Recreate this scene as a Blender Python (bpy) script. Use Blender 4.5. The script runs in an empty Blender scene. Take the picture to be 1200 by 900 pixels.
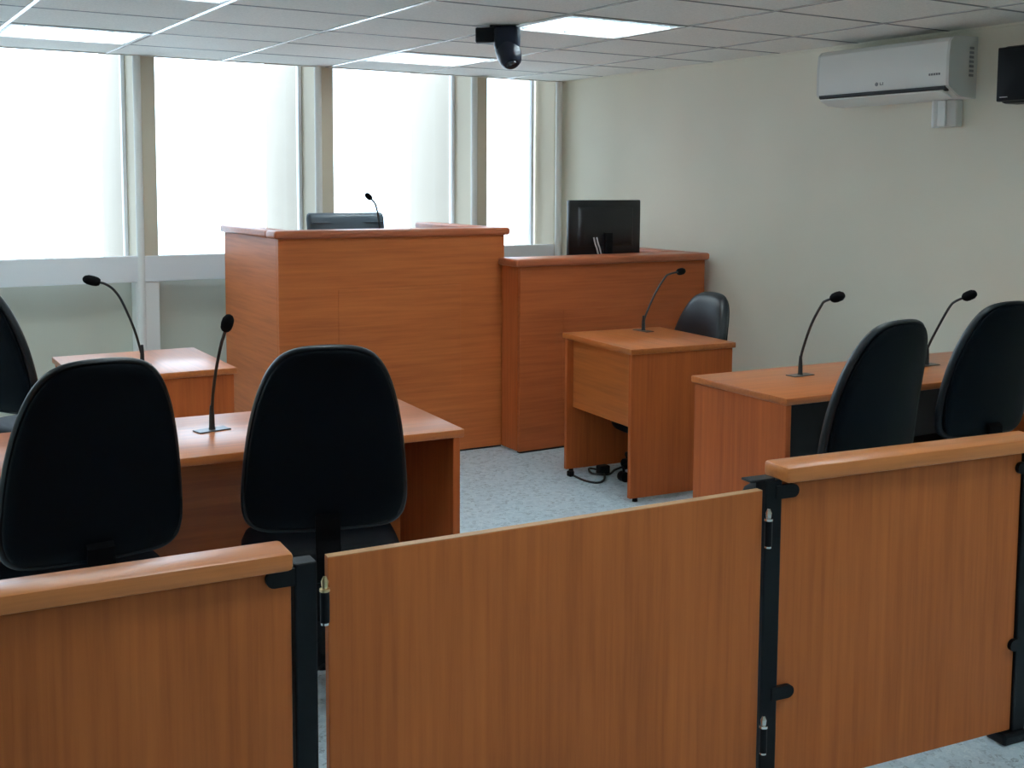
import bpy, bmesh, math, random
from mathutils import Vector, Matrix
R = math.radians
C = bpy.context.scene.collection
random.seed(4)

# ------------------------------------------------------------------ materials
def srgb(r, g, b):
    f = lambda c: (c/12.92 if c <= .04045 else ((c+.055)/1.055)**2.4)
    return (f(r/255), f(g/255), f(b/255), 1)

def base_mat(name, col=(.5, .5, .5, 1), rough=.5, metal=0., spec=.5):
    m = bpy.data.materials.new(name); m.use_nodes = True
    b = m.node_tree.nodes['Principled BSDF']
    b.inputs['Base Color'].default_value = col
    b.inputs['Roughness'].default_value = rough
    b.inputs['Metallic'].default_value = metal
    b.inputs['Specular IOR Level'].default_value = spec
    return m, m.node_tree, b

def ramp(nt, fac, stops):
    r = nt.nodes.new('ShaderNodeValToRGB')
    el = r.color_ramp.elements
    el[0].position, el[0].color = stops[0]
    el[1].position, el[1].color = stops[-1]
    for p, c in stops[1:-1]:
        e = el.new(p); e.color = c
    nt.links.new(fac, r.inputs[0])
    return r.outputs[0]

def coords(nt, scale):
    t = nt.nodes.new('ShaderNodeTexCoord'); mp = nt.nodes.new('ShaderNodeMapping')
    mp.inputs['Scale'].default_value = scale
    nt.links.new(t.outputs['Object'], mp.inputs[0])
    return mp.outputs[0]

def noise(nt, vec, sc, det=3, rough=.55):
    n = nt.nodes.new('ShaderNodeTexNoise')
    n.inputs['Scale'].default_value = sc; n.inputs['Detail'].default_value = det
    n.inputs['Roughness'].default_value = rough
    nt.links.new(vec, n.inputs['Vector'])
    return n.outputs['Fac']

def bump(nt, b, fac, strength, dist=.002):
    bp = nt.nodes.new('ShaderNodeBump')
    bp.inputs['Strength'].default_value = strength; bp.inputs['Distance'].default_value = dist
    nt.links.new(fac, bp.inputs['Height']); nt.links.new(bp.outputs[0], b.inputs['Normal'])

WOOD = (.50, .145, .034)
def wood(name, axis, base=WOOD, rough=.34, spec=.4):
    m, nt, b = base_mat(name, (*base, 1), rough, 0, spec)
    a, c = 1.3, 34.
    sc = {'x': (a, c, c), 'y': (c, a, c), 'z': (c, c, a)}[axis]
    fine = noise(nt, coords(nt, sc), 1.6, 4, .6)
    a, c = .8, 7.
    sc = {'x': (a, c, c), 'y': (c, a, c), 'z': (c, c, a)}[axis]
    broad = noise(nt, coords(nt, sc), 1.4, 2, .5)
    mx = nt.nodes.new('ShaderNodeMath'); mx.operation = 'MULTIPLY_ADD'
    mx.inputs[1].default_value = .6
    sc2 = nt.nodes.new('ShaderNodeMath'); sc2.operation = 'MULTIPLY'; sc2.inputs[1].default_value = .4
    nt.links.new(broad, sc2.inputs[0]); nt.links.new(fine, mx.inputs[0]); nt.links.new(sc2.outputs[0], mx.inputs[2])
    k = lambda s: (base[0]*s, base[1]*s**1.15, base[2]*s**1.25, 1)
    col = ramp(nt, mx.outputs[0], [(.28, k(.70)), (.5, k(1.)), (.72, k(1.22))])
    nt.links.new(col, b.inputs['Base Color'])
    return m

M = {}
for ax in 'xyz':
    M['wood_'+ax] = wood('wood_laminate_'+ax, ax, (.43, .100, .024) if ax == 'z' else (.47, .132, .03), .45 if ax == 'z' else .30, .2 if ax == 'z' else .6)
M['barrier_z'] = wood('barrier_laminate', 'z', (.43, .118, .029), .45, .2)
M['clerk_x'] = wood('clerk_laminate', 'x', (.40, .098, .028), .45, .2)
M['bench_x'] = wood('bench_laminate_x', 'x', (.475, .128, .034), .45, .25)
M['bench_y'] = wood('bench_laminate_y', 'y', (.475, .128, .034), .45, .25)
M['bench_z'] = wood('bench_laminate_z', 'z', (.46, .112, .03), .45, .2)
M['rail'] = wood('rail_laminate', 'x', (.54, .175, .048), .32)
M['edge'] = base_mat('lit_edge_tone', (.52, .26, .11, 1), .4)[0]
M['cap'] = wood('cap_laminate', 'x', (.40, .11, .045), .38)

def paint(name, col, rough=.85, bs=.15, sc=60):
    m, nt, b = base_mat(name, col, rough, 0, .25)
    n = noise(nt, coords(nt, (1, 1, 1)), sc, 3)
    v = noise(nt, coords(nt, (1, 1, 1)), 1.2, 2)
    k = lambda s: (col[0]*s, col[1]*s, col[2]*s, 1)
    nt.links.new(ramp(nt, v, [(.3, k(.96)), (.7, k(1.03))]), b.inputs['Base Color'])
    bump(nt, b, n, bs)
    return m
M['wall'] = paint('wall_paint', (.87, .84, .72, 1))
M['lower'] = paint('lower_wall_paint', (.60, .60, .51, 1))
M['white_wall'] = paint('white_paint', (.88, .88, .85, 1), .6, .05)
M['beige'] = paint('column_paint', (.66, .59, .46, 1), .7, .08)
M['sill'] = paint('sill_paint', (.86, .88, .90, 1), .4, .03)
M['fin'] = paint('fin_concrete', (.44, .385, .32, 1), .9, .2)
M['outside'] = paint('exterior_paint', (.6, .6, .58, 1), .9, .2)

def floor_mat():
    m, nt, b = base_mat('terrazzo', (.5, .53, .55, 1), .42)
    v = coords(nt, (1, 1, 1))
    vo = nt.nodes.new('ShaderNodeTexVoronoi'); vo.inputs['Scale'].default_value = 55
    nt.links.new(v, vo.inputs['Vector'])
    sep = nt.nodes.new('ShaderNodeSeparateColor'); nt.links.new(vo.outputs['Color'], sep.inputs[0])
    chips = ramp(nt, sep.outputs[0], [(0, (.27, .36, .42, 1)), (.22, (.45, .58, .66, 1)), (.5, (.60, .74, .83, 1)), (.8, (.67, .80, .88, 1)), (1, (.74, .86, .92, 1))])
    n = noise(nt, v, 130, 2)
    mix = nt.nodes.new('ShaderNodeMix'); mix.data_type = 'RGBA'
    mix.inputs['B'].default_value = (.58, .72, .81, 1)
    nt.links.new(ramp(nt, n, [(.42, (0, 0, 0, 1)), (.58, (1, 1, 1, 1))]), mix.inputs['Factor'])
    nt.links.new(chips, mix.inputs['A'])
    nt.links.new(mix.outputs['Result'], b.inputs['Base Color'])
    return m
M['floor'] = floor_mat()

def tile_mat():
    m, nt, b = base_mat('ceiling_tile', (.78, .82, .81, 1), .9, 0, .2)
    n = noise(nt, coords(nt, (1, 1, 1)), 90, 4, .7)
    nt.links.new(ramp(nt, n, [(.35, (.72, .71, .66, 1)), (.6, (.82, .805, .75, 1))]), b.inputs['Base Color'])
    bump(nt, b, n, .3)
    return m
M['tile'] = tile_mat()
M['tbar'] = base_mat('grid_metal', (.50, .50, .49, 1), .22, .0, .8)[0]
M['tgroove'] = base_mat('grid_groove', (.16, .17, .17, 1), .6)[0]

def vinyl():
    m, nt, b = base_mat('black_vinyl', (.0006, .0022, .0042, 1), .50, 0, .07)
    bump(nt, b, noise(nt, coords(nt, (1, 1, 1)), 260, 3), .12, .001)
    return m
M['vinyl_back'] = vinyl()
M['vinyl'] = base_mat('black_vinyl_front', (.0012, .004, .0075, 1), .36, 0, .38)[0]
def vinyl2():
    m, nt, b = base_mat('blue_black_leather', (.045, .07, .095, 1), .40, 0, .5)
    bump(nt, b, noise(nt, coords(nt, (1, 1, 1)), 160, 3), .2, .002)
    return m
M['leather'] = vinyl2()
M['plastic'] = base_mat('black_plastic', (.002, .003, .005, 1), .5, 0, .18)[0]
M['black_metal'] = base_mat('black_powder_coat', (.002, .003, .005, 1), .42, 0, .18)[0]
M['mic_metal'] = base_mat('mic_black', (.012, .013, .014, 1), .45)[0]
M['bracket_plastic'] = base_mat('bracket_plastic', (.001, .0015, .0025, 1), .6, 0, .06)[0]
M['foam'] = base_mat('mic_foam', (.006, .006, .007, 1), .95, 0, .1)[0]
M['plate'] = base_mat('mic_plate', (.055, .05, .055, 1), .35)[0]
M['chrome'] = base_mat('chrome', (.75, .74, .70, 1), .22, 1.)[0]
M['brass'] = base_mat('brass_pin', (.72, .58, .34, 1), .28, 1.)[0]
M['screen_shell'] = base_mat('monitor_shell', (.008, .009, .012, 1), .38)[0]
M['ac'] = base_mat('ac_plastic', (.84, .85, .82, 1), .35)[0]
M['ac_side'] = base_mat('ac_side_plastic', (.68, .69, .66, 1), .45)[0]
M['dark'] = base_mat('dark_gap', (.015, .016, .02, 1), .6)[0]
M['grey'] = base_mat('grey_print', (.22, .23, .24, 1), .5)[0]
M['badge'] = base_mat('white_badge', (.65, .66, .68, 1), .4)[0]
M['lens'] = base_mat('camera_lens', (.01, .015, .03, 1), .08)[0]
M['blue_plastic'] = base_mat('dark_blue_plastic', (.006, .009, .020, 1), .33, 0, .28)[0]
M['louvre'] = base_mat('louvre_metal', (.72, .78, .82, 1), .25, .6)[0]
M['lamp_white'] = base_mat('lamp_reflector', (.82, .84, .85, 1), .5)[0]
def emis(name, col, s):
    m, nt, b = base_mat(name, (.8, .8, .8, 1), .5)
    b.inputs['Emission Color'].default_value = (*col, 1)
    b.inputs['Emission Strength'].default_value = s
    return m
LAMP = 40.
M['tube'] = emis('fluorescent_tube', (.86, .98, 1.), LAMP)

def glass_mat():
    m = bpy.data.materials.new('window_glass'); m.use_nodes = True
    nt = m.node_tree; nt.nodes.clear()
    o = nt.nodes.new('ShaderNodeOutputMaterial'); mx = nt.nodes.new('ShaderNodeMixShader')
    t = nt.nodes.new('ShaderNodeBsdfTransparent'); g = nt.nodes.new('ShaderNodeBsdfGlossy')
    t.inputs['Color'].default_value = (.93, .96, .95, 1); g.inputs['Roughness'].default_value = .03
    fr = nt.nodes.new('ShaderNodeFresnel'); fr.inputs[0].default_value = 1.3
    nt.links.new(fr.outputs[0], mx.inputs[0]); nt.links.new(t.outputs[0], mx.inputs[1]); nt.links.new(g.outputs[0], mx.inputs[2])
    nt.links.new(mx.outputs[0], o.inputs[0])
    return m
M['glass'] = glass_mat()

# ------------------------------------------------------------------ mesh helpers
def link(name, bm, mat, parent=None, smooth=False, loc=None, rz=None, sharp=40):
    bmesh.ops.recalc_face_normals(bm, faces=bm.faces)
    me = bpy.data.meshes.new(name); bm.to_mesh(me); bm.free()
    me.materials.append(M[mat] if isinstance(mat, str) else mat)
    if smooth:
        for p in me.polygons: p.use_smooth = True
        me.set_sharp_from_angle(angle=R(sharp))
    o = bpy.data.objects.new(name, me); C.objects.link(o)
    if parent: o.parent = parent
    if loc: o.location = loc
    if rz is not None: o.rotation_euler = (0, 0, rz)
    return o

def box(bm, x0, x1, y0, y1, z0, z1, bev=0., seg=1):
    vs = [bm.verts.new((x, y, z)) for x in (x0, x1) for y in (y0, y1) for z in (z0, z1)]
    q = [(0, 1, 3, 2), (4, 6, 7, 5), (0, 4, 5, 1), (2, 3, 7, 6), (0, 2, 6, 4), (1, 5, 7, 3)]
    fs = [bm.faces.new([vs[i] for i in f]) for f in q]
    if bev > 0:
        es = list({e for f in fs for e in f.edges})
        bmesh.ops.bevel(bm, geom=es, offset=bev, segments=seg, profile=.5, affect='EDGES')
    return bm

def B(x0, x1, y0, y1, z0, z1, bev=0., seg=1):
    return box(bmesh.new(), x0, x1, y0, y1, z0, z1, bev, seg)

def tube(bm, pts, rad, n=10, cap=True):
    pts = [Vector(p) for p in pts]
    if not hasattr(rad, '__len__'): rad = [rad]*len(pts)
    rings = []; up = None
    for i, p in enumerate(pts):
        t = (pts[min(i+1, len(pts)-1)] - pts[max(i-1, 0)]).normalized()
        if up is None:
            up = Vector((0, 0, 1)) if abs(t.z) < .9 else Vector((1, 0, 0))
        up = (up - t*up.dot(t)).normalized()
        s = t.cross(up)
        rings.append([bm.verts.new(p + (up*math.cos(2*math.pi*k/n) + s*math.sin(2*math.pi*k/n))*rad[i]) for k in range(n)])
    for a, b in zip(rings, rings[1:]):
        for k in range(n):
            bm.faces.new((a[k], a[(k+1) % n], b[(k+1) % n], b[k]))
    if cap:
        bm.faces.new(rings[0]); bm.faces.new(rings[-1])
    return bm

def spline(pts, m=6):
    pts = [Vector(p) for p in pts]; out = []
    for i in range(len(pts)-1):
        p0 = pts[max(i-1, 0)]; p1 = pts[i]; p2 = pts[i+1]; p3 = pts[min(i+2, len(pts)-1)]
        for k in range(m):
            t = k/m
            out.append(.5*((2*p1) + (p2-p0)*t + (2*p0-5*p1+4*p2-p3)*t*t + (3*p1-p0-3*p2+p3)*t**3))
    out.append(pts[-1])
    return out

def pillow(bm, outline, rings, fn):
    """closed loft: a 2-D outline (u,v) scaled about its centre at each (scale, w) ring, mapped by fn(u,v,w)"""
    cu = sum(p[0] for p in outline)/len(outline); cv = sum(p[1] for p in outline)/len(outline)
    RR = []
    for s, w in rings:
        if s == 0:
            RR.append([bm.verts.new(fn(cu, cv, w))])
        else:
            RR.append([bm.verts.new(fn(cu+(u-cu)*s, cv+(v-cv)*s, w)) for u, v in outline])
    n = len(outline)
    for a, b in zip(RR, RR[1:]):
        for k in range(n):
            k2 = (k+1) % n
            if len(a) == 1: bm.faces.new((a[0], b[k], b[k2]))
            elif len(b) == 1: bm.faces.new((a[k], a[k2], b[0]))
            else: bm.faces.new((a[k], a[k2], b[k2], b[k]))
    return bm

def empty(name, loc, rz=0):
    o = bpy.data.objects.new(name, None); C.objects.link(o)
    o.location = loc; o.rotation_euler = (0, 0, rz); o.empty_display_size = .1
    return o

def tag(o, label, cat, group=None):
    o['label'] = label; o['category'] = cat
    if group: o['group'] = group
    return o

def struct(name, bm, mat, parent=None, **k):
    o = link(name, bm, mat, parent, **k)
    if not parent: o['kind'] = 'structure'
    return o

def copy_tree(o, parent=None):
    c = o.copy(); C.objects.link(c)
    if parent: c.parent = parent
    for ch in list(o.children): copy_tree(ch, c)
    return c

# ------------------------------------------------------------------ room
XL, XR, YB, YW, H = -3.1, 4.93, -3.4, 7.216, 2.341
YG = 7.5
struct('floor', B(XL-.2, XR+.2, YB-.2, YG+.1, -.12, 0), 'floor')
struct('wall_right', B(XR, XR+.2, YB-.2, YG+.4, 0, 2.9), 'wall')
struct('wall_left', B(XL-.2, XL, YB-.2, YG+.1, 0, 2.9), 'wall')
struct('wall_back', B(XL, XR, YB-.2, YB, 0, 2.9), 'wall')

# ceiling: tiles with lamp openings, T-bars
TX0, TX, TY0, TY = .8825, .709, 4.355, .5845
LAMPS = [(0, 3), (3, 3), (3, 0), (0, 0), (-3, 3), (-3, 0), (0, -3), (3, -3), (-3, -3), (0, -6), (3, -6), (0, -9), (3, -9)]
xs = [XL] + [TX0+k*TX for k in range(-6, 7) if XL < TX0+k*TX < XR] + [XR]
ys = [YB] + [TY0+k*TY for k in range(-15, 8) if YB < TY0+k*TY < YW] + [YW]
holes = {(round(TX0+(a+.5)*TX, 2), round(TY0+(b+.5)*TY, 2)) for a, b in LAMPS}
bm = bmesh.new()
for x0, x1 in zip(xs, xs[1:]):
    for y0, y1 in zip(ys, ys[1:]):
        if (round((x0+x1)/2, 2), round((y0+y1)/2, 2)) in holes: continue
        box(bm, x0, x1, y0, y1, H, H+.02)
struct('ceiling', bm, 'tile')
bm = bmesh.new()
for x in xs[1:-1]:
    box(bm, x-.011, x+.011, YB, YW, H-.004, H+.03, .0015)
struct('trim_1', bm, 'tbar')
bm = bmesh.new()
for y in ys[1:-1]:
    for x0, x1 in zip(xs, xs[1:]):
        box(bm, x0+.012, x1-.012, y-.009, y+.009, H-.0015, H+.03)
struct('trim_2', bm, 'tgroove')
struct('ceiling_slab', B(XL, XR, YB, YG+.1, 2.75, 2.9), 'white_wall')
struct('trim_3', B(XR-.012, XR, YB, YW, H-.012, H-.0005), 'wall')

# window wall -------------------------------------------------
COLX = [1.818-1.195*k for k in (4, 3, 2, 1)] + [1.818, 3.003, 4.210]
cw = .057
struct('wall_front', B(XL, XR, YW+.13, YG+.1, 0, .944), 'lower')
struct('window_ledge', B(XL, XR-.0, YW+.13, YG+.09, .9445, .999), 'sill')
struct('wall_front_header', B(XL, XR, YW, YG+.1, 2.46, 2.75), 'white_wall')
struct('trim_4', B(XL, XR, YW-.012, YW+.0, 2.335, 2.47), 'tile')
edges = [XL]
for x in COLX:
    c = struct('column', B(x-cw, x+cw, YW, YG+.02, 1.0, 2.46, .004), 'beige')
    bead = bmesh.new(); tube(bead, [(x-cw+.004, YW+.002, 0), (x-cw+.004, YW+.002, 2.46)], .024, 16)
    struct('corner_bead', bead, 'white_wall', c, smooth=True)
    struct('pier', B(x-.085, x+cw, YW+.001, YW+.129, 0, .944, .004), 'white_wall', c)
    struct('exterior_fin', B(x-cw+.002, x+cw-.03, YG+.07, 8.25, .6, 2.75), 'fin')
c = struct('column', B(XR-.05, XR, YW+.03, YG+.02, 0, 2.46, .004), 'beige')
bm = bmesh.new(); tube(bm, [(XR-.045, YW-.02, 0), (XR-.045, YW-.02, 2.335)], .026, 16)
struct('trim_6', bm, 'white_wall', smooth=True)
struct('trim_5', B(XL, XR-.07, YW-.008, YW+.05, .945, 1.108, .006, 2), 'sill')
bays = [XL] + COLX + [XR]
n = 0
for x0, x1 in zip(bays, bays[1:]):
    n += 1
    a = x0+cw+.002 if x0 > XL else x0
    b = x1-cw-.002 if x1 < XR else XR-.072
    bm = bmesh.new()
    fw_ = .022
    for (p, q, r_, s) in ((a, b, 1.0, 1.0+fw_), (a, b, 2.44, 2.46), (a, a+fw_, 1.0, 2.46), (b-fw_, b, 1.0, 2.46)):
        box(bm, p, q, YG, YG+.05, r_, s, .002)
    w = struct('window_%d' % n, bm, 'sill')
    struct('window_pane', B(a+.01, b-.01, YG+.022, YG+.028, 1.01, 2.45), 'glass', w)
struct('exterior_ledge', B(XL, XR+.2, YG+.1, 8.3, .5, .6), 'fin')

# ------------------------------------------------------------------ ceiling lamps
def make_lamp():
    t = empty('ceiling_light', (0, 0, H))
    a, b = TX/2-.012, TY/2-.007
    bm = bmesh.new()
    f = .018
    for x0, x1, y0, y1 in ((-a, a, -b, -b+f), (-a, a, b-f, b), (-a, -a+f, -b+f, b-f), (a-f, a, -b+f, b-f)):
        box(bm, x0, x1, y0, y1, -.005, .07, .001)
    link('frame', bm, 'lamp_white', t)
    link('reflector', B(-a+f, a-f, -b+f, b-f, .071, .08), 'lamp_white', t)
    for k in (-1, 0, 1):
        bm = bmesh.new(); tube(bm, [(-a+.03, k*.16, .052), (a-.03, k*.16, .052)], .013, 10)
        link('fluorescent_tube', bm, 'tube', t, smooth=True)
    bm = bmesh.new()
    for k in range(1, 8):
        x = -a + 2*a*k/8
        box(bm, x-.002, x+.002, -b+f, b-f, .0, .028)
    for k in (-1.5, -.5, .5, 1.5):
        box(bm, -a+f, a-f, k*.125-.002, k*.125+.002, .0, .03)
    link('louvre', bm, 'louvre', t)
    return t
lamp_labels = {
    (0, 3): 'recessed fluorescent ceiling light panel at upper left above the first window',
    (3, 3): 'recessed fluorescent ceiling light panel nearest the windows, above the judge bench',
    (0, 0): 'recessed fluorescent ceiling light panel cut off by the top edge of the picture',
    (3, 0): 'recessed fluorescent ceiling light panel just right of the black ceiling camera',
}
lamp0 = make_lamp(); first = True
for a, b in LAMPS:
    l = lamp0 if first else copy_tree(lamp0); first = False
    l.location = (TX0+(a+.5)*TX, TY0+(b+.5)*TY, H)
    tag(l, lamp_labels.get((a, b), 'recessed fluorescent ceiling light panel outside the picture, left of or behind the viewpoint'), 'ceiling light', 'recessed ceiling lights')

# ------------------------------------------------------------------ judge bench
bench = empty('judge_bench', (2.122, 5.763, 0), R(-2.22))
tag(bench, 'tall wooden judge bench with raised front panel and dark cap rail', 'bench')
W, D, Z = 1.374, 1.03, 1.31
link('front_panel', B(0, W, 0, .03, .012, Z-.03, .002), 'bench_x', bench)
bm = bmesh.new()
box(bm, .335, 1.085, -.003, .001, .40, .985, .0015)
link('front_inset', bm, 'bench_x', bench)
link('side_panel', B(0, .03, .031, D, .012, Z-.03, .002), 'bench_y', bench)
link('side_panel', B(W-.03, W, .031, D, .012, Z-.03, .002), 'bench_y', bench)
link('plinth', B(.01, W-.01, .012, .04, 0, .012), 'dark', bench)
link('cap_rail', B(-.025, W+.03, -.022, .14, Z-.043, Z, .014, 4), 'cap', bench, smooth=True)
link('cap_rail', B(-.025, .10, .141, D+.01, Z-.043, Z, .012, 3), 'cap', bench, smooth=True)
link('cap_rail', B(W-.10, W+.03, .141, D+.01, Z-.043, Z, .012, 3), 'cap', bench, smooth=True)
link('worktop', B(.032, W-.032, .032, .52, 1.0, 1.03, .003), 'wood_x', bench)
struct('floor_dais', B(2.22, 3.42, 5.85, YW+.12, 0, .245), 'floor')

# monitor desk
md = empty('clerk_bench', (3.471, 5.494, 0), R(-.53))
tag(md, 'lower wooden clerk bench carrying the black monitor, right of the judge bench', 'bench')
W2, Z2 = 1.382, 1.136
link('front_panel', B(0, W2, 0, .03, .012, Z2-.03, .002), 'clerk_x', md)
link('front_inset', B(.30, 1.12, -.003, .001, .30, .83, .0015), 'clerk_x', md)
link('side_panel', B(0, .03, .031, .205, .012, Z2-.03, .002), 'bench_z', md)
link('side_panel', B(W2-.03, W2, .031, .75, .012, Z2-.03, .002), 'bench_z', md)
link('plinth', B(.01, W2-.01, .012, .04, 0, .012), 'dark', md)
link('cap_rail', B(-.035, W2+.02, -.028, .20, Z2-.045, Z2, .016, 4), 'cap', md, smooth=True)
link('cap_rail', B(W2-.10, W2+.02, .201, .76, Z2-.045, Z2, .012, 3), 'cap', md, smooth=True)
link('worktop', B(.10, W2-.032, .206, .75, .87, .90, .003), 'wood_x', md)

# monitor (its back towards the room)
mo = empty('monitor', (4.34, 5.87, .9012), R(-4))
tag(mo, 'black flat desktop monitor standing on the clerk bench by the right wall', 'monitor')
bm = bmesh.new(); box(bm, -.268, .268, -.018, .018, .212, .565, .006, 2)
link('screen_shell', bm, 'screen_shell', mo, smooth=True)
rings = [(0, -.038), (.8, -.037), (.93, -.030), (1, -.017)]
ol = [(x, z) for x, z in ((-.21, .27), (.21, .27), (.21, .52), (-.21, .52))]
link('rear_housing', pillow(bmesh.new(), ol, rings, lambda u, v, w: (u, w, v)), 'screen_shell', mo, smooth=True)
link('display', B(-.255, .255, .0181, .0195, .232, .55), 'lens', mo)
link('stand_neck', B(-.03, .03, -.065, -.045, .01, .36, .006, 2), 'plastic', mo)
link('stand_foot', B(-.12, .12, -.13, .07, 0, .012, .005, 2), 'plastic', mo)
bm = bmesh.new()
for dx in (-.01, .012): tube(bm, spline([(-.10+dx, -.055, .33), (-.098+dx, -.07, .29), (-.085+dx, -.075, .25), (-.06+dx, -.07, .15), (-.05+dx, -.03, .02)]), .005, 8)
o = link('cable', bm, 'badge', mo, smooth=True); o['label'] = 'white video cables hanging from the monitor back'

# ------------------------------------------------------------------ desks
def desk(name, loc, rz, x0, x1, y0, y1, z, label, modesty, over=.012, group='wooden courtroom desks', mm='wood_x'):
    """modesty: ('x', pos, zlow) or ('y', pos, zlow) board; end panels on the two sides across it"""
    t = tag(empty(name, loc, rz), label, 'desk', group)
    link('desktop', B(x0, x1, y0, y1, z-.028, z, .004, 2), 'wood_y' if modesty[0] == 'x' else 'wood_x', t, smooth=True)
    th = .026
    if modesty[0] == 'x':
        link('end_panel', B(x0+over, x1-over, y0+over, y0+over+th, .018, z-.0285, .002), 'wood_z', t)
        link('end_panel', B(x0+over, x1-over, y1-over-th, y1-over, .018, z-.0285, .002), 'wood_z', t)
        p = modesty[1]
        link('modesty_panel', B(p, p+.02, y0+over+th+.0005, y1-over-th-.0005, modesty[2], z-.0285, .001), 'wood_y', t)
        fx, fy = (x0+.05, x1-.05), (y0+over+th/2, y1-over-th/2)
    else:
        link('end_panel', B(x0+over, x0+over+th, y0+over, y1-over, .018, z-.0285, .002), 'wood_z', t)
        link('end_panel', B(x1-over-th, x1-over, y0+over, y1-over, .018, z-.0285, .002), 'wood_z', t)
        p = modesty[1]
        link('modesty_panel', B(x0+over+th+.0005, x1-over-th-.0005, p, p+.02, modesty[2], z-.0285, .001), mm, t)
        fx, fy = (x0+over+th/2, x1-over-th/2), (y0+.05, y1-.05)
    for x in fx:
        for y in fy:
            bm = bmesh.new(); tube(bm, [(x, y, 0), (x, y, .0178)], [.014, .012], 12)
            link('levelling_foot', bm, 'plastic', t, smooth=True)
    return t
LOC_W = (3.385, 4.345, 0)
desk('witness_desk', LOC_W, R(-5.7), 0, .63, 0, .70, .765, 'small square wooden desk in front of the clerk bench with open knee space',
     ('x', .05, .36))
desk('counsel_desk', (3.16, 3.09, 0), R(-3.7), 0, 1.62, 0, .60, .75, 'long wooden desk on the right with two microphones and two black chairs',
     ('y', .48, .06), mm='dark')  # dark modesty panel: shade of the knee space put into its colour
desk('counsel_desk', (1.878, 3.32, 0), R(-4.6), -1.62, 0, 0, .62, .732, 'long wooden desk at front left with two black chairs pushed in',
     ('y', .50, .06))
desk('clerk_desk', (1.595, 4.862, 0), R(-1.3), -.66, 0, 0, .72, .75, 'small wooden desk at left below the windows, beside the judge bench',
     ('x', -.08, .30))

# ------------------------------------------------------------------ microphones
def microphone(loc, rz, path, label, plate=(.12, .055), head=(.02, .055), lean=None):
    """path: (forward, up) points of the gooseneck in the plane of its bend; forward is local +x"""
    t = tag(empty('gooseneck_microphone', loc, rz), label, 'microphone', 'gooseneck microphones')
    link('base_plate', B(-plate[1]/2, plate[1]/2, -plate[0]/2, plate[0]/2, 0, .004, .0015), 'plate', t)
    bm = bmesh.new(); tube(bm, [(0, 0, .004), (0, 0, .012), (0, 0, .05), (0, 0, .085)], [.012, .010, .009, .006], 12)
    link('socket', bm, 'mic_metal', t, smooth=True)
    pts = spline([(a, 0, b) for a, b in path], 6)
    bm = bmesh.new(); tube(bm, pts, .0055, 8)
    link('gooseneck', bm, 'mic_metal', t, smooth=True)
    d = (pts[-1]-pts[-2]).normalized() if lean is None else Vector(lean).normalized()
    e = pts[-1]
    r, L = head
    prof = [(0, .5), (.01, .65), (.15, .9), (.4, 1.), (.7, .95), (.9, .65), (.97, .35), (1, .05)]
    bm = bmesh.new(); tube(bm, [e + d*(L*a) for a, _ in prof], [r*b for _, b in prof], 14)
    link('windscreen', bm, 'foam', t, smooth=True)
    return t
P0 = [(0, .03), (.0, .09), (.035, .20), (.085, .30), (.115, .335), (.15, .352)]
microphone((3.882, 4.876, .765), R(0), [(0, .03), (.014, .085), (.08, .205), (.148, .29), (.18, .307), (.235, .315)],
           'black gooseneck microphone on the small witness desk, bent right')
microphone((3.608, 3.452, .75), R(-90), [(0, .03), (.005, .095), (.055, .225), (.11, .315), (.13, .333), (.165, .346)],
           'black gooseneck microphone at the near left end of the long right desk', head=(.022, .068))
microphone((4.318, 3.359, .75), R(-90), [(0, .03), (.0, .075), (.05, .175), (.108, .275), (.138, .305), (.18, .325)],
           'black gooseneck microphone on the right desk, partly behind the first chair', head=(.022, .068))
microphone((1.135, 3.735, .732), R(-80), [(0, .03), (.01, .12), (.04, .22), (.075, .30), (.09, .325), (.105, .35)],
           'black gooseneck microphone standing between the two front left chairs', plate=(.115, .055), head=(.020, .062))
microphone((1.264, 5.185, .75), R(180), [(0, .03), (.03, .15), (.08, .28), (.115, .337), (.15, .365), (.175, .374)],
           'black gooseneck microphone on the small desk below the windows, bent left', head=(.022, .075))
microphone((2.88, 6.10, 1.031), R(180), [(0, .03), (.0, .15), (.01, .30), (.03, .40), (.05, .432), (.06, .442)],
           'small black microphone showing above the judge bench before the window', plate=(.10, .055), head=(.017, .05))

# ------------------------------------------------------------------ office chairs
def back_outline(n=16, hw=.24, h=.56):
    prof = [(.0, .0), (.58, .0), (.80, .012), (.93, .05), (.985, .11), (1., .19), (.985, .30), (.955, .43), (.91, .56), (.85, .68),
            (.775, .785), (.68, .875), (.55, .945), (.39, .982), (.20, .997), (0, 1.)]
    rt = [(p.x*hw, p.y*h) for p in spline([(a, b, 0) for a, b in prof], 3)]
    return rt[:-1] + [(0, h)] + [(-x, z) for x, z in reversed(rt[1:-1])]

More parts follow.
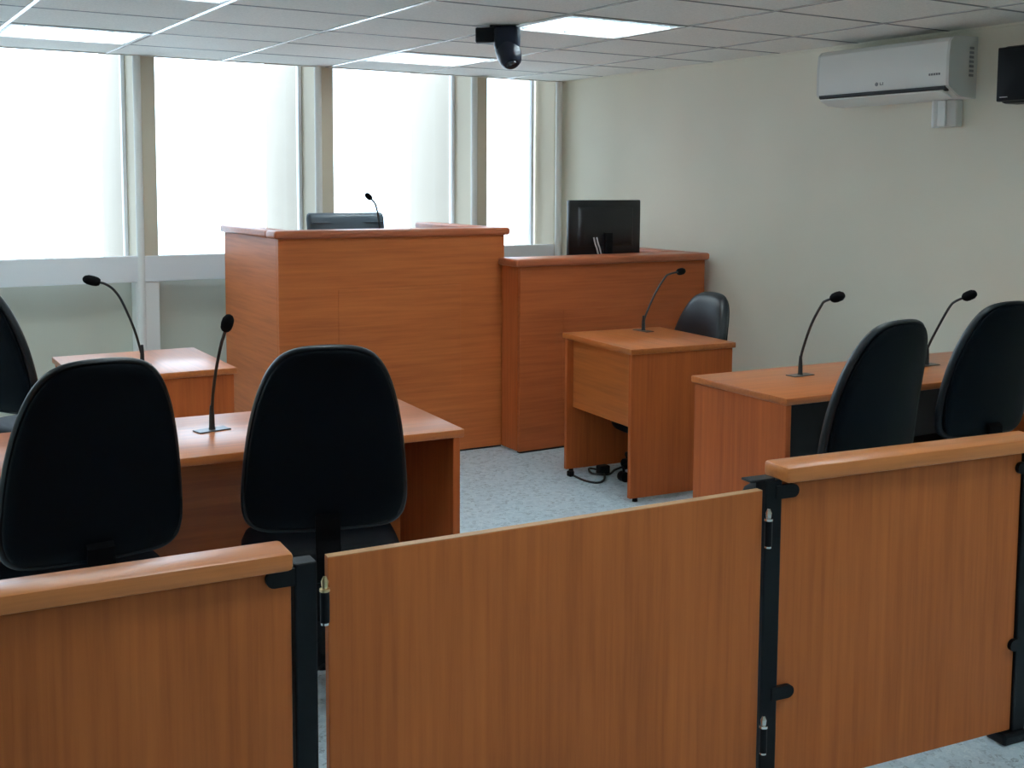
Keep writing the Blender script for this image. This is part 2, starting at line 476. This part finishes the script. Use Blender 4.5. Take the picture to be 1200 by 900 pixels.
def make_chair():
    t = empty('office_chair', (0, 0, 0))
    z0 = .56
    def bf(u, v, w):      # back surface: lean, lumbar bend, wrap round the sitter
        return (u, -.185 - .115*(v/.56) + .02*math.sin(math.pi*v/.56) + .55*u*u + w, z0+v)
    ol = back_outline()
    rings = [(0, .034), (.5, .034), (.8, .030), (.92, .020), (.985, .004), (1., -.010), (.99, -.020), (.965, -.026), (.95, -.024)]
    link('backrest', pillow(bmesh.new(), ol, rings + [(0, -.022)], bf), 'vinyl', t, smooth=True, sharp=70)
    rings = [(0, -.0225), (.94, -.0245), (.95, -.033), (.92, -.040), (.80, -.045), (.5, -.048), (0, -.048)]
    link('back_cover', pillow(bmesh.new(), ol, rings, bf), 'vinyl_back', t, smooth=True, sharp=70)
    so = []
    for k in range(40):
        a = 2*math.pi*k/40
        c, s = math.cos(a), math.sin(a)
        so.append((.24*abs(c)**.55*math.copysign(1, c), .225*abs(s)**.55*math.copysign(1, s)+.03))
    sf = lambda u, v, w: (u, v, .455 + w + .10*u*u - .9*max(0, v-.16)**2*4)
    link('seat', pillow(bmesh.new(), so, [(0, .03), (.6, .032), (.85, .028), (.96, .014), (1, -.008), (.97, -.03), (.9, -.034), (0, -.034)], sf), 'vinyl_back', t, smooth=True, sharp=70)
    bm = bmesh.new()
    path = spline([(0, .05, .405), (0, -.12, .405), (0, -.235, .43), (0, -.268, .50), (0, -.252, .57), (0, -.252, .62)], 5)
    prev = None
    for p in path:
        ring = [bm.verts.new((p.x+dx, p.y+dy, p.z+dz)) for dx, dy, dz in ((-.035, -.008, -.006), (.035, -.008, -.006), (.035, .008, .006), (-.035, .008, .006))]
        if prev:
            for k in range(4): bm.faces.new((prev[k], prev[(k+1) % 4], ring[(k+1) % 4], ring[k]))
        else: bm.faces.new(ring)
        prev = ring
    bm.faces.new(prev)
    link('back_bracket', bm, 'bracket_plastic', t)
    link('seat_plate', B(-.09, .09, -.10, .12, .385, .425, .01, 2), 'plastic', t)
    bm = bmesh.new(); tube(bm, [(0, 0, .07), (0, 0, .22), (0, 0, .221), (0, 0, .40)], [.03, .028, .018, .018], 14)
    link('gas_column', bm, 'black_metal', t, smooth=True)
    for k in range(5):
        a = 2*math.pi*k/5 + .3
        ca, sa = math.cos(a), math.sin(a)
        bm = bmesh.new(); tube(bm, [(ca*.02, sa*.02, .10), (ca*.15, sa*.15, .095), (ca*.262, sa*.262, .075)], [.026, .021, .014], 8)
        lg = link('leg', bm, 'plastic', t, smooth=True)
        bm = bmesh.new()
        for s in (-1, 1):
            cx, cy = ca*.257 - sa*.014*s, sa*.257 + ca*.014*s
            tube(bm, [(cx+sa*.009, cy-ca*.009, .027), (cx-sa*.009, cy+ca*.009, .027)], .027, 14)
        tube(bm, [(ca*.257, sa*.257, .03), (ca*.257, sa*.257, .075)], .008, 8)
        link('caster', bm, 'plastic', lg, smooth=True)
    return t

CH = [  # x, y, facing (deg, 0 = +y), lower, label
    (.61, 3.27, 2, 0, 'black office chair at far left of the front left desk, its back near the rail'),
    (1.305, 3.20, -18, 0, 'black office chair seen from behind, right of the microphone on the front left desk'),
    (3.085, 2.82, 3, 0, 'first black office chair at the right desk, between its two microphones'),
    (4.01, 3.02, -5, 0, 'black office chair cut off by the right edge of the picture'),
    (3.875, 4.672, 86, -.135, 'black office chair behind the small witness desk, facing left near the wall'),
    (.83, 5.23, -64, .04, 'black office chair at the left picture edge behind the front left chair'),
]
chair0 = make_chair()
for i, (x, y, a, dz, lab) in enumerate(CH):
    ch = chair0 if i == 0 else copy_tree(chair0)
    ch.location = (x, y, 0); ch.rotation_euler = (0, 0, R(a))
    tag(ch, lab, 'chair', 'black office chairs')
    if dz:
        for p in ch.children:
            if p.name.split('.')[0] in ('backrest', 'back_cover', 'seat', 'back_bracket', 'seat_plate'):
                p.location.z += dz
            elif p.name.startswith('gas_column'):
                p.scale.z = (.40+dz)/.40

# judge's chair
jc = tag(empty('executive_chair', (2.885, 6.36, .2455), R(180)), 'dark blue leather high-back chair behind the judge bench', 'chair')
jo = []
for t_, w_ in ((0, .80), (.03, .92), (.1, .97), (.5, .96), (.85, 1.), (.95, 1.), (.985, .98), (1., .93)):
    jo.append((.262*w_, .66*t_))
jo = jo + [(-x, z) for x, z in reversed(jo)]
jf = lambda u, v, w: (u, -.20 - .10*(v/.66) + .45*u*u + w, .475+v)
link('backrest', pillow(bmesh.new(), jo, [(0, .04), (.6, .045), (.9, .035), (.97, .02), (1, 0), (.97, -.02), (.9, -.03), (0, -.03)], jf), 'leather', jc, smooth=True, sharp=70)
bm = bmesh.new(); tube(bm, spline([jf(u, .60, .046) for u in (-.24, -.16, -.08, 0, .08, .16, .24)], 3), .006, 8)
link('seam', bm, 'leather', jc, smooth=True)
so = []
for k in range(40):
    a = 2*math.pi*k/40; c, s = math.cos(a), math.sin(a)
    so.append((.26*abs(c)**.55*math.copysign(1, c), .25*abs(s)**.55*math.copysign(1, s)+.04))
link('seat', pillow(bmesh.new(), so, [(0, .05), (.7, .05), (.92, .035), (1, 0), (.95, -.04), (0, -.04)], lambda u, v, w: (u, v, .43+w)), 'leather', jc, smooth=True, sharp=70)
for s in (-1, 1):
    bm = bmesh.new(); tube(bm, spline([(s*.25, -.17, .46), (s*.28, -.14, .62), (s*.28, .05, .64), (s*.27, .18, .62), (s*.25, .16, .44)], 5), .018, 8)
    link('armrest', bm, 'plastic', jc, smooth=True)
bm = bmesh.new(); tube(bm, [(0, 0, .08), (0, 0, .39)], .025, 12); link('gas_column', bm, 'black_metal', jc, smooth=True)
for k in range(5):
    a = 2*math.pi*k/5 + .3; ca, sa = math.cos(a), math.sin(a)
    bm = bmesh.new(); tube(bm, [(0, 0, .09), (ca*.27, sa*.27, .06)], [.026, .015], 8)
    tube(bm, [(ca*.27-sa*.02, sa*.27+ca*.02, .026), (ca*.27+sa*.02, sa*.27-ca*.02, .026)], .026, 12)
    link('leg', bm, 'plastic', jc, smooth=True)

# ------------------------------------------------------------------ barrier
def bracket(parent, xp, xe, z, yf):
    """black clip from the post at xp to a rounded end at xe, on the front face yf of the panel"""
    bm = bmesh.new(); s = 1 if xe > xp else -1; r = .0165
    out = [(xp, z-r), (xe-s*r, z-r)] + [(xe-s*r + s*r*math.sin(a), z - r*math.cos(a)) for a in [math.pi*k/8 for k in range(1, 8)]] + [(xe-s*r, z+r), (xp, z+r)]
    f = [bm.verts.new((x, yf-.012, zz)) for x, zz in out]; b = [bm.verts.new((x, yf, zz)) for x, zz in out]
    bm.faces.new(f); bm.faces.new(list(reversed(b)))
    for k in range(len(f)): bm.faces.new((f[k], f[(k+1) % len(f)], b[(k+1) % len(f)], b[k]))
    link('bracket', bm, 'black_metal', parent)

def post(parent, x0, x1, y0, y1, ztop, foot):
    p = link('post', B(x0, x1, y0, y1, 0, ztop, .004, 2), 'black_metal', parent)
    link('foot', B(min(x0, x0+foot), max(x1, x1+foot), y0-.012, y1+.012, 0, .032, .008, 2), 'black_metal', p)
    return p

CZ = .878
lb = tag(empty('barrier_section', (.7566, 1.9972, 0), R(-4.43)), 'wooden courtroom barrier left of the gate with pale cap rail', 'barrier', 'wooden barrier sections')
link('panel', B(-1.55, -.004, 0, .025, .035, CZ-.036, .0015), 'barrier_z', lb)
link('cap_rail', B(-1.56, -.008, -.036, .058, CZ-.036, CZ, .009, 2), 'rail', lb, smooth=True)
post(lb, .0005, .045, -.008, .037, CZ-.032, -.05)
post(lb, -1.60, -1.5505, -.008, .037, CZ-.032, .05)
for z in (.823, .30): bracket(lb, .0, -.055, z, -.0005); bracket(lb, -1.55, -1.50, z, -.0005)

rb = tag(empty('barrier_section', (2.017, 1.984, 0), R(-7.46)), 'wooden courtroom barrier right of the gate with rounded cap rail', 'barrier', 'wooden barrier sections')
LR = .85
link('panel', B(.0, LR-.03, 0, .025, .035, CZ-.040, .0015), 'barrier_z', rb)
link('cap_rail', B(-.008, LR+.02, -.038, .060, CZ-.040, CZ, .009, 2), 'rail', rb, smooth=True)
post(rb, -.050, -.0005, -.008, .037, CZ-.036, .0)
post(rb, LR-.0295, LR+.02, -.008, .037, CZ-.036, -.042)
for z in (.812, .298): bracket(rb, -.02, .048, z, -.0005)
for z in (.790, .285): bracket(rb, LR-.02, LR-.055, z, -.0005)
bm = bmesh.new()
box(bm, -.095, -.02, -.006, .034, CZ-.036, CZ-.030, .002)
link('post_cap', bm, 'black_metal', rb)

gt = tag(empty('gate', (.847, 2.0445, 0), R(-4.12)), 'wide low wooden swing gate between the two barrier sections', 'gate')
LG = 1.095
link('panel', B(.0, LG, 0, .022, .10, .827, .0015), 'barrier_z', gt)
link('edge_strip', B(.0005, LG-.0005, .0005, .0215, .8272, .8285), 'edge', gt)  # lighter strip: window light on the gate's top edge put into its colour
def hinge(x, z):
    bm = bmesh.new(); tube(bm, [(x, -.012, z-.042), (x, -.012, z+.02)], .0095, 14)
    h = link('hinge', bm, 'black_metal', gt, smooth=True)
    bm = bmesh.new(); tube(bm, [(x, -.012, z+.0205), (x, -.012, z+.026), (x, -.012, z+.0265), (x, -.012, z+.04), (x, -.012, z+.05)], [.0105, .0105, .006, .0075, .003], 14)
    o = link('hinge_pin', bm, 'brass' if x < .5 else 'chrome', h, smooth=True); o['label'] = 'bright metal hinge pin'
    bm = bmesh.new(); tube(bm, [(x, -.012, z-.047), (x, -.012, z-.0425)], .0085, 14)
    link('hinge_washer', bm, 'chrome', h, smooth=True)
hinge(-.011, .745); hinge(-.011, .22)
hinge(LG+.010, .735); hinge(LG+.010, .215)

# ------------------------------------------------------------------ air conditioner
ac = tag(empty('air_conditioner', (XR, 4.02, 2.0), 0), 'white split air conditioner on the right wall near the ceiling', 'air conditioner')
ya, yb = -.415, .43
prof = [(-.001, .295), (-.14, .292), (-.185, .283), (-.205, .262), (-.213, .20), (-.213, .06), (-.205, .045), (-.12, .0), (-.001, -.005)]
def extr(prof, y0, y1):
    bm = bmesh.new()
    a = [bm.verts.new((x, y0, z)) for x, z in prof]; b = [bm.verts.new((x, y1, z)) for x, z in prof]
    bm.faces.new(a); bm.faces.new(list(reversed(b)))
    for k in range(len(prof)): bm.faces.new((a[k], a[(k+1) % len(prof)], b[(k+1) % len(prof)], b[k]))
    return bm
link('casing', extr(prof, ya+.016, yb-.016), 'ac', ac, smooth=True, sharp=30)
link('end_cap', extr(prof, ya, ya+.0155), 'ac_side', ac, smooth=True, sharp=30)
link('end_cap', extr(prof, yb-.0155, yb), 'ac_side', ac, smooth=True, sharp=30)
link('outlet_slot', extr([(-.214, .036), (-.214, .050), (-.20, .05), (-.18, .028), (-.19, .025)], ya+.02, yb-.02), 'dark', ac)
link('louvre_flap', extr([(-.213, .030), (-.215, .022), (-.15, -.006), (-.148, .002)], ya+.03, yb-.03), 'ac', ac)
bm = bmesh.new()
for k in range(7): box(bm, -.06-.002, -.03, ya-.002, ya-.0002, .10+k*.022, .112+k*.022)
link('side_grille', bm, 'grey', ac)
bm = bmesh.new(); tube(bm, [(-.2145, .02, .085), (-.2128, .02, .085)], .010, 14)
box(bm, -.2145, -.2128, -.015, -.004, .079, .083); box(bm, -.2145, -.2128, -.004, -.001, .079, .093); box(bm, -.2145, -.2128, -.022, -.018, .079, .093)
link('logo', bm, 'grey', ac)
bm = bmesh.new()
for k in range(5): box(bm, -.2145, -.2128, -.365+k*.014, -.356+k*.014, .104, .114)
link('model_mark', bm, 'grey', ac)
tr = tag(empty('pipe_trunking', (XR, 3.76, 1.86)), 'short white pipe trunking below the right end of the air conditioner', 'pipe cover')
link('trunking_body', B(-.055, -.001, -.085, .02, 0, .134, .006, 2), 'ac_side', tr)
link('trunking_cover', B(-.068, -.0555, -.03, .015, .002, .132, .004, 2), 'ac', tr)
bm = bmesh.new(); tube(bm, [(-.028, .055, 0), (-.028, .055, .14)], .020, 14)
link('drain_pipe', bm, 'ac', tr, smooth=True)

# wall speaker
sp = tag(empty('wall_speaker', (XR, 3.245, 1.95)), 'black loudspeaker on the right wall at the picture edge', 'speaker')
link('cabinet', B(-.15, -.02, -.13, .125, 0, .265, .02, 3), 'plastic', sp, smooth=True)
ol = [(-.125, .01), (.12, .01), (.12, .255), (-.125, .255)]
gr = []
for k in range(8): gr.append((-.125+.245*k/7, .008))
for k in range(8): gr.append((.12-.245*k/7, .257))
link('grille', pillow(bmesh.new(), gr, [(1, 0), (1, .02), (.97, .032), (.7, .042), (0, .046)], lambda u, v, w: (-.151-w, u, v)), 'plastic', sp, smooth=True)
link('wall_bracket', B(-.02, -.001, -.05, .05, .08, .19, .003), 'black_metal', sp)
bm = bmesh.new()
box(bm, -.188, -.178, .055, .10, .024, .042, .002)
link('logo_badge', bm, 'badge', sp)

# ceiling camera
cm = tag(empty('ceiling_camera', (2.95, 4.86, H), R(-32)), 'black pan-tilt camera hanging from the ceiling beside a light panel', 'camera')
link('mount_plate', B(-.055, .075, -.05, .05, -.012, -.0045, .002), 'black_metal', cm)
link('mount_arm', B(-.125, .01, -.035, .035, -.085, -.0125, .008, 2), 'plastic', cm, smooth=True)
bm = bmesh.new()
oc = []
for k in range(24):
    a = 2*math.pi*k/24; c, s = math.cos(a), math.sin(a)
    oc.append((.065*abs(c)**.5*math.copysign(1, c)+.03, .06*abs(s)**.5*math.copysign(1, s)))
link('yoke', pillow(bm, oc, [(0, -.0125), (1, -.0125), (1.02, -.03), (1., -.10), (.9, -.12), (0, -.12)], lambda u, v, w: (u, v, w)), 'blue_plastic', cm, smooth=True)
bm = bmesh.new()
ax = Vector((.22, -.55, -.80)).normalized()
c0 = Vector((.03, .0, -.105))
tube(bm, [c0 - ax*.03, c0, c0+ax*.05, c0+ax*.095, c0+ax*.112], [.045, .062, .062, .052, .036], 20)
hd = link('camera_head', bm, 'blue_plastic', cm, smooth=True)
bm = bmesh.new(); tube(bm, [c0+ax*.1125, c0+ax*.118, c0+ax*.121], [.028, .026, .012], 16)
link('lens', bm, 'lens', hd, smooth=True)
bm = bmesh.new(); tube(bm, [c0+ax*.112+Vector((.024, -.004, .02)), c0+ax*.118+Vector((.024, -.004, .02))], .007, 10)
link('indicator', bm, 'badge', hd, smooth=True)

# cable on the floor under the witness desk
bm = bmesh.new()
pts = spline([(3.452, 4.93, .006), (3.44, 4.80, .006), (3.47, 4.73, .006), (3.53, 4.75, .006), (3.60, 4.84, .008), (3.62, 4.92, .012), (3.58, 4.95, .02), (3.55, 4.88, .012), (3.62, 4.83, .008), (3.72, 4.90, .006), (3.83, 4.94, .006)], 6)
tube(bm, pts, .0058, 8)
cb = tag(link('floor_cable', bm, 'mic_metal', None, smooth=True), 'black cable looped on the floor under the small witness desk', 'cable')
link('plug', B(3.425, 3.455, 4.91, 4.945, 0.0, .03, .006, 2), 'plastic', cb)
link('adapter', B(3.585, 3.65, 4.85, 4.90, 0.0, .05, .008, 2), 'plastic', cb)

# ------------------------------------------------------------------ light
wd = bpy.data.worlds.new('overcast_sky'); bpy.context.scene.world = wd
wd.use_nodes = True
bg = wd.node_tree.nodes['Background']
bg.inputs[0].default_value = (.76, .92, 1.14, 1)
bg.inputs[1].default_value = 4.8

# ------------------------------------------------------------------ camera
cam = bpy.data.cameras.new('camera'); co = bpy.data.objects.new('camera', cam); C.objects.link(co)
yaw, pit, rol = R(31.8692), R(5.0084), R(.2827)
fw = Vector((math.sin(yaw)*math.cos(pit), math.cos(yaw)*math.cos(pit), -math.sin(pit)))
rt = Vector((math.cos(yaw), -math.sin(yaw), 0)); up = rt.cross(fw)
rt2 = rt*math.cos(rol) + up*math.sin(rol); up2 = up*math.cos(rol) - rt*math.sin(rol)
m = Matrix((rt2, up2, -fw)).transposed().to_4x4(); m.translation = (0, 0, 1.5617)
co.matrix_world = m
cam.sensor_width = 36; cam.lens = 1331.754/1200*36; cam.shift_y = -117.0/1200
cam.clip_start = .05
sc = bpy.context.scene
sc.camera = co
sc.view_settings.view_transform = 'Standard'; sc.view_settings.look = 'None'
sc.view_settings.gamma = 1; sc.view_settings.use_curve_mapping = False
sc.view_settings.exposure = 0.12
sc.cycles.use_denoising = True
sc.cycles.max_bounces = 10; sc.cycles.diffuse_bounces = 6; sc.cycles.transparent_max_bounces = 12
sc.cycles.sample_clamp_indirect = 6
